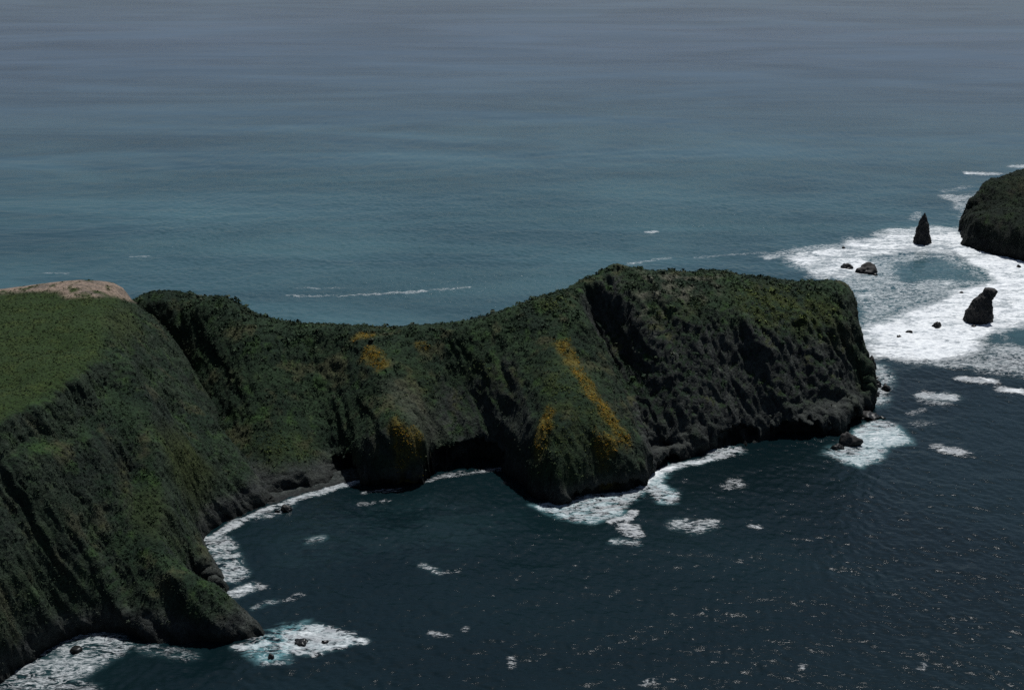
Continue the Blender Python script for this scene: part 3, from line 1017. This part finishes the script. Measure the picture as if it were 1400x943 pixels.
FP = [  # density, softness m, milky, polygon in survey pixels on the water
    (.93, 9, .0, [(1070, 350), (1130, 338), (1190, 325), (1215, 312), (1270, 310), (1318, 312), (1325, 338), (1300, 350), (1240, 345), (1200, 352), (1195, 368), (1160, 387), (1110, 378)]),
    (1.15, 10, .0, [(1275, 318), (1318, 310), (1330, 335), (1410, 355), (1430, 400), (1400, 450), (1360, 468), (1320, 490), (1240, 495), (1180, 490), (1172, 450), (1230, 430), (1262, 410), (1300, 397), (1345, 387), (1345, 368), (1300, 348)]),
    (.58, 9, .1, [(1140, 387), (1200, 352), (1240, 345), (1300, 350), (1345, 370), (1345, 387), (1262, 410), (1230, 430), (1172, 450), (1150, 400)]),
    (.60, 8, .1, [(1240, 492), (1320, 490), (1360, 468), (1400, 450), (1430, 500), (1380, 513), (1330, 508)]),
    (.66, 3, .7, [(1125, 622), (1150, 606), (1165, 585), (1200, 570), (1225, 578), (1247, 604), (1215, 612), (1200, 630), (1180, 640), (1150, 632)]),
    (.55, 4, .3, [(1183, 495), (1215, 500), (1225, 530), (1215, 552), (1183, 558)]),
    (.60, 8, .0, [(1288, 268), (1335, 262), (1328, 298), (1300, 286)]),
    (.66, 2.5, .8, [(725, 690), (760, 686), (800, 676), (850, 672), (880, 660), (890, 642), (915, 650), (905, 662), (930, 675), (925, 688), (900, 685), (880, 672), (860, 685), (850, 702), (810, 716), (770, 708)]),
    (.56, 2.5, .2, [(272, 750), (302, 725), (322, 745), (335, 770), (345, 785), (320, 800), (296, 797), (285, 765)]),
    (.78, 2, .5, [(385, 862), (430, 853), (495, 867), (500, 876), (480, 886), (430, 894), (395, 890)]),
    (.36, 3, .9, [(345, 862), (420, 850), (400, 900), (365, 912), (345, 890)]),
    (.46, 3, .15, [(0, 955), (25, 918), (70, 884), (130, 864), (175, 870), (192, 880), (150, 900), (120, 925), (60, 970)]),
    (.09, 10, .03, [(430, 690), (560, 680), (700, 700), (660, 760), (520, 760), (400, 790), (370, 740)]),
    (.10, 8, .0, [(360, 690), (500, 665), (690, 645), (730, 690), (560, 720), (400, 720)]),
]
HOLES = [(.6, 7, [(1215, 364), (1270, 356), (1330, 369), (1322, 381), (1260, 387), (1225, 380)]),
         (.9, 6, [(1355, 462), (1400, 452), (1425, 465), (1400, 474), (1370, 472)])]
FL = [  # density, half width m, milky, line
    (.62, 5, 0, [(1050, 352), (1090, 342), (1140, 336)]), (.5, 4, 0, [(1075, 350), (1080, 362), (1110, 372)]),
    (.50, 2.2, 0, [(860, 361), (885, 357), (912, 353)]), (.46, 2.2, 0, [(1000, 349), (1040, 346), (1075, 350)]), (.4, 2, 0, [(950, 352), (990, 350)]),
    (.47, 1.8, 0, [(395, 404), (440, 405), (510, 403)]), (.66, 2.2, 0, [(512, 403), (545, 400), (580, 398)]), (.52, 1.8, 0, [(580, 398), (642, 393)]),
    (.4, 1.6, 0, [(405, 394), (470, 394)]), (.42, 1.6, 0, [(60, 374), (95, 373)]), (.45, 1.6, 0, [(180, 351), (205, 350)]),
    (.7, 2.2, 0, [(884, 317), (896, 317)]), (.75, 5, 0, [(1325, 237), (1362, 238)]), (.8, 5, 0, [(1388, 228), (1410, 227)]),
    (.5, 4, 0, [(1255, 292), (1250, 300)]), (.45, 4, 0, [(1290, 262), (1325, 255)]), (.55, 5, 0, [(1345, 330), (1320, 300), (1322, 280)]),
    (.95, 2.4, .3, [(878, 667), (884, 655), (900, 646)]), (.82, 1.9, .3, [(900, 645), (930, 635), (960, 630), (983, 624), (1000, 617)]),
    (.66, 3.5, .3, [(978, 618), (1005, 614)]), (.85, 1.7, .3, [(740, 692), (765, 690), (800, 682)]), (.85, 1.6, .3, [(845, 678), (878, 667)]),
    (.85, 1.5, 0, [(838, 712), (855, 708), (866, 700)]), (.8, 2.8, 0, [(858, 720), (866, 728)]), (.55, 2, .2, [(842, 740), (870, 742)]),
    (.66, 3.2, .1, [(930, 717), (950, 722), (968, 718)]), (.55, 2.0, 0, [(940, 712), (975, 712)]), (.5, 2.5, 0, [(992, 664), (1004, 656), (1012, 664)]),
    (.62, 1.6, 0, [(1026, 718), (1034, 719)]), (.95, 3.6, 0, [(1318, 518), (1352, 521)]), (.88, 3.8, .2, [(1268, 540), (1296, 543)]),
    (.92, 3.4, 0, [(1372, 532), (1396, 534)]), (.72, 3.0, 0, [(1285, 612), (1312, 618)]), (.5, 3, 0, [(1265, 548), (1290, 552)]), (.55, 5, 0, [(1352, 492), (1400, 480)]),
    (.52, 5, 0, [(1345, 506), (1365, 505)]), (.5, 2, 0, [(1245, 565), (1262, 560)]), (.4, 3, 0, [(1250, 580), (1270, 578)]),
    (.78, 1.6, .2, [(490, 658), (470, 663), (440, 672), (400, 684), (350, 702), (310, 722), (290, 735)]),
    (.60, 2.8, .2, [(290, 735), (278, 747), (290, 768)]), (.5, 2.2, .1, [(395, 690), (375, 700), (350, 708)]),
    (.80, 2.2, .2, [(305, 818), (325, 808), (338, 803)]), (.66, 1.5, 0, [(338, 803), (352, 800), (358, 803)]), (.46, 1.4, .2, [(350, 830), (372, 822)]),
    (.8, 1.5, .3, [(322, 884), (345, 882), (362, 878)]), (.7, 1.6, .3, [(385, 880), (395, 890), (430, 892)]), (.55, 1.5, .3, [(365, 908), (395, 905)]),
    (.85, 1.8, .3, [(450, 872), (480, 872), (495, 876)]), (.9, 1.6, .3, [(395, 868), (425, 866), (440, 872)]),
    (.5, 1.6, 0, [(585, 656), (620, 648), (690, 640)]), (.48, 1.4, 0, [(500, 672), (545, 668)]), (.46, 1.3, 0, [(490, 690), (530, 684)]),
    (.55, 1.5, .1, [(578, 772), (594, 777), (600, 783)]), (.48, 1.1, 0, [(600, 783), (625, 780)]), (.6, 1.6, 0, [(592, 866), (607, 869)]), (.5, 1, 0, [(634, 860), (638, 857)]),
    (.45, 1.6, .2, [(420, 740), (440, 735)]), (.45, 1.5, 0, [(390, 820), (410, 812)]), (.5, 1.2, 0, [(698, 900), (702, 910)]), (.5, 1.5, 0, [(885, 935), (895, 932)]),
    (.55, 1.2, 0, [(1094, 913), (1100, 910)]), (.5, 1.0, 0, [(1258, 912), (1263, 908)]),
    (.55, 3, .1, [(0, 940), (35, 912), (75, 885), (130, 866)]), (.5, 2.2, .1, [(95, 935), (125, 940)]), (.42, 2.5, .1, [(200, 885), (260, 895)]),
]
foam = np.zeros(len(x))
q3 = np.stack([x, y, 0 * x], 1)
nearw = (np.abs(x) < 520) & (y < 1150)
wp = np.zeros((4, len(x)))
qn = q3[nearw]
wp[0, nearw], wp[1, nearw] = fbm(qn, 34, 4) * 15, fbm(qn + 70, 34, 4) * 15
wp[2, nearw], wp[3, nearw] = fbm(qn + 20, 9, 4) * 4, fbm(qn + 90, 9, 4) * 4
milk = np.zeros(len(x))
for d, soft, mk, poly in FP:
    kk = min(1, soft / 8)
    m = poly_mask(x + wp[0] * kk + wp[2] * .6, y + wp[1] * kk + wp[3] * .6, [PZ(u, v) for u, v in poly], soft)
    foam = np.maximum(foam, m * d)
    if mk: milk = np.maximum(milk, m * mk)
for d, soft, poly in HOLES:
    foam *= 1 - d * poly_mask(x + wp[0] * 1.6 + wp[2], y + wp[1] * 1.6 + wp[3], [PZ(u, v) for u, v in poly], soft)
for d, w, mk, line in FL:
    if d < .7: d *= .87
    if np.mean([q[1] for q in line]) > 500 and d < .9: d, w = d * .92, w * 1.2
    m = line_mask(x + wp[2] * min(.8, w / 3), y + wp[3] * min(.8, w / 3), [PZ(u, v) for u, v in line], w * 1.15)
    foam = np.maximum(foam, m * d)
    if mk: milk = np.maximum(milk, m * mk)
# clear deep water in the lee, paler open sea beyond the ridge
deep = smooth(630, 730, y - .05 * x)
z += foam * .5 * (0.4 + fbm(np.stack([x, y, 0 * x], 1), 3.0, 3)) * (foam > .2)
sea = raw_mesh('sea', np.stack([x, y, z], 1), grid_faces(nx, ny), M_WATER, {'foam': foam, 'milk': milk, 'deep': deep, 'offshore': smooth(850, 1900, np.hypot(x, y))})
tag(sea, 'dark blue-grey sea with white surf around the rocks', kind='structure')

# ------------------------------------------------------------------ camera, sun, sky
cam = bpy.data.cameras.new('Camera')
camo = bpy.data.objects.new('Camera', cam)
COL.objects.link(camo)
camo.location = (0, 0, HC)
camo.rotation_euler = (R(90) - PITCH, 0, 0)
cam.sensor_fit = 'HORIZONTAL'
cam.sensor_width = 36.0
cam.lens = 36.0 * FPX / 1400.0
cam.clip_start = 1.0
cam.clip_end = 100000
scn.camera = camo
scn.cycles.use_denoising = False
scn.cycles.sample_clamp_direct = 1.7
scn.cycles.sample_clamp_indirect = 2.0
scn.render.resolution_x, scn.render.resolution_y = 1024, 689

SUN_EL, SUN_AZ = R(64), R(24)
sd = Vector((math.sin(SUN_AZ) * math.cos(SUN_EL), math.cos(SUN_AZ) * math.cos(SUN_EL), math.sin(SUN_EL)))
sl = bpy.data.lights.new('sun', 'SUN')
sl.energy = 5.0
sl.angle = R(0.53)
sl.color = (1.0, .993, .98)
so = bpy.data.objects.new('sun', sl)
so.rotation_euler = sd.to_track_quat('Z', 'Y').to_euler()
so.location = (0, 300, 600)
COL.objects.link(so)

w = bpy.data.worlds.new('World')
scn.world = w
w.use_nodes = True
nt = w.node_tree
nt.nodes.clear()
sky = nt.nodes.new('ShaderNodeTexSky')
sky.sky_type = 'NISHITA'
sky.sun_disc = False
sky.sun_elevation = SUN_EL
sky.sun_rotation = SUN_AZ
sky.air_density = 1.0
sky.dust_density = 1.2
sky.ozone_density = 2.0
bg = nt.nodes.new('ShaderNodeBackground')
bg.inputs['Strength'].default_value = 0.052
wo = nt.nodes.new('ShaderNodeOutputWorld')
nt.links.new(sky.outputs[0], bg.inputs[0])
nt.links.new(bg.outputs[0], wo.inputs[0])

vs = scn.view_settings
vs.view_transform = 'Standard'
vs.look = 'None'
vs.exposure = -0.18
vs.gamma = 1.0
vs.use_curve_mapping = False
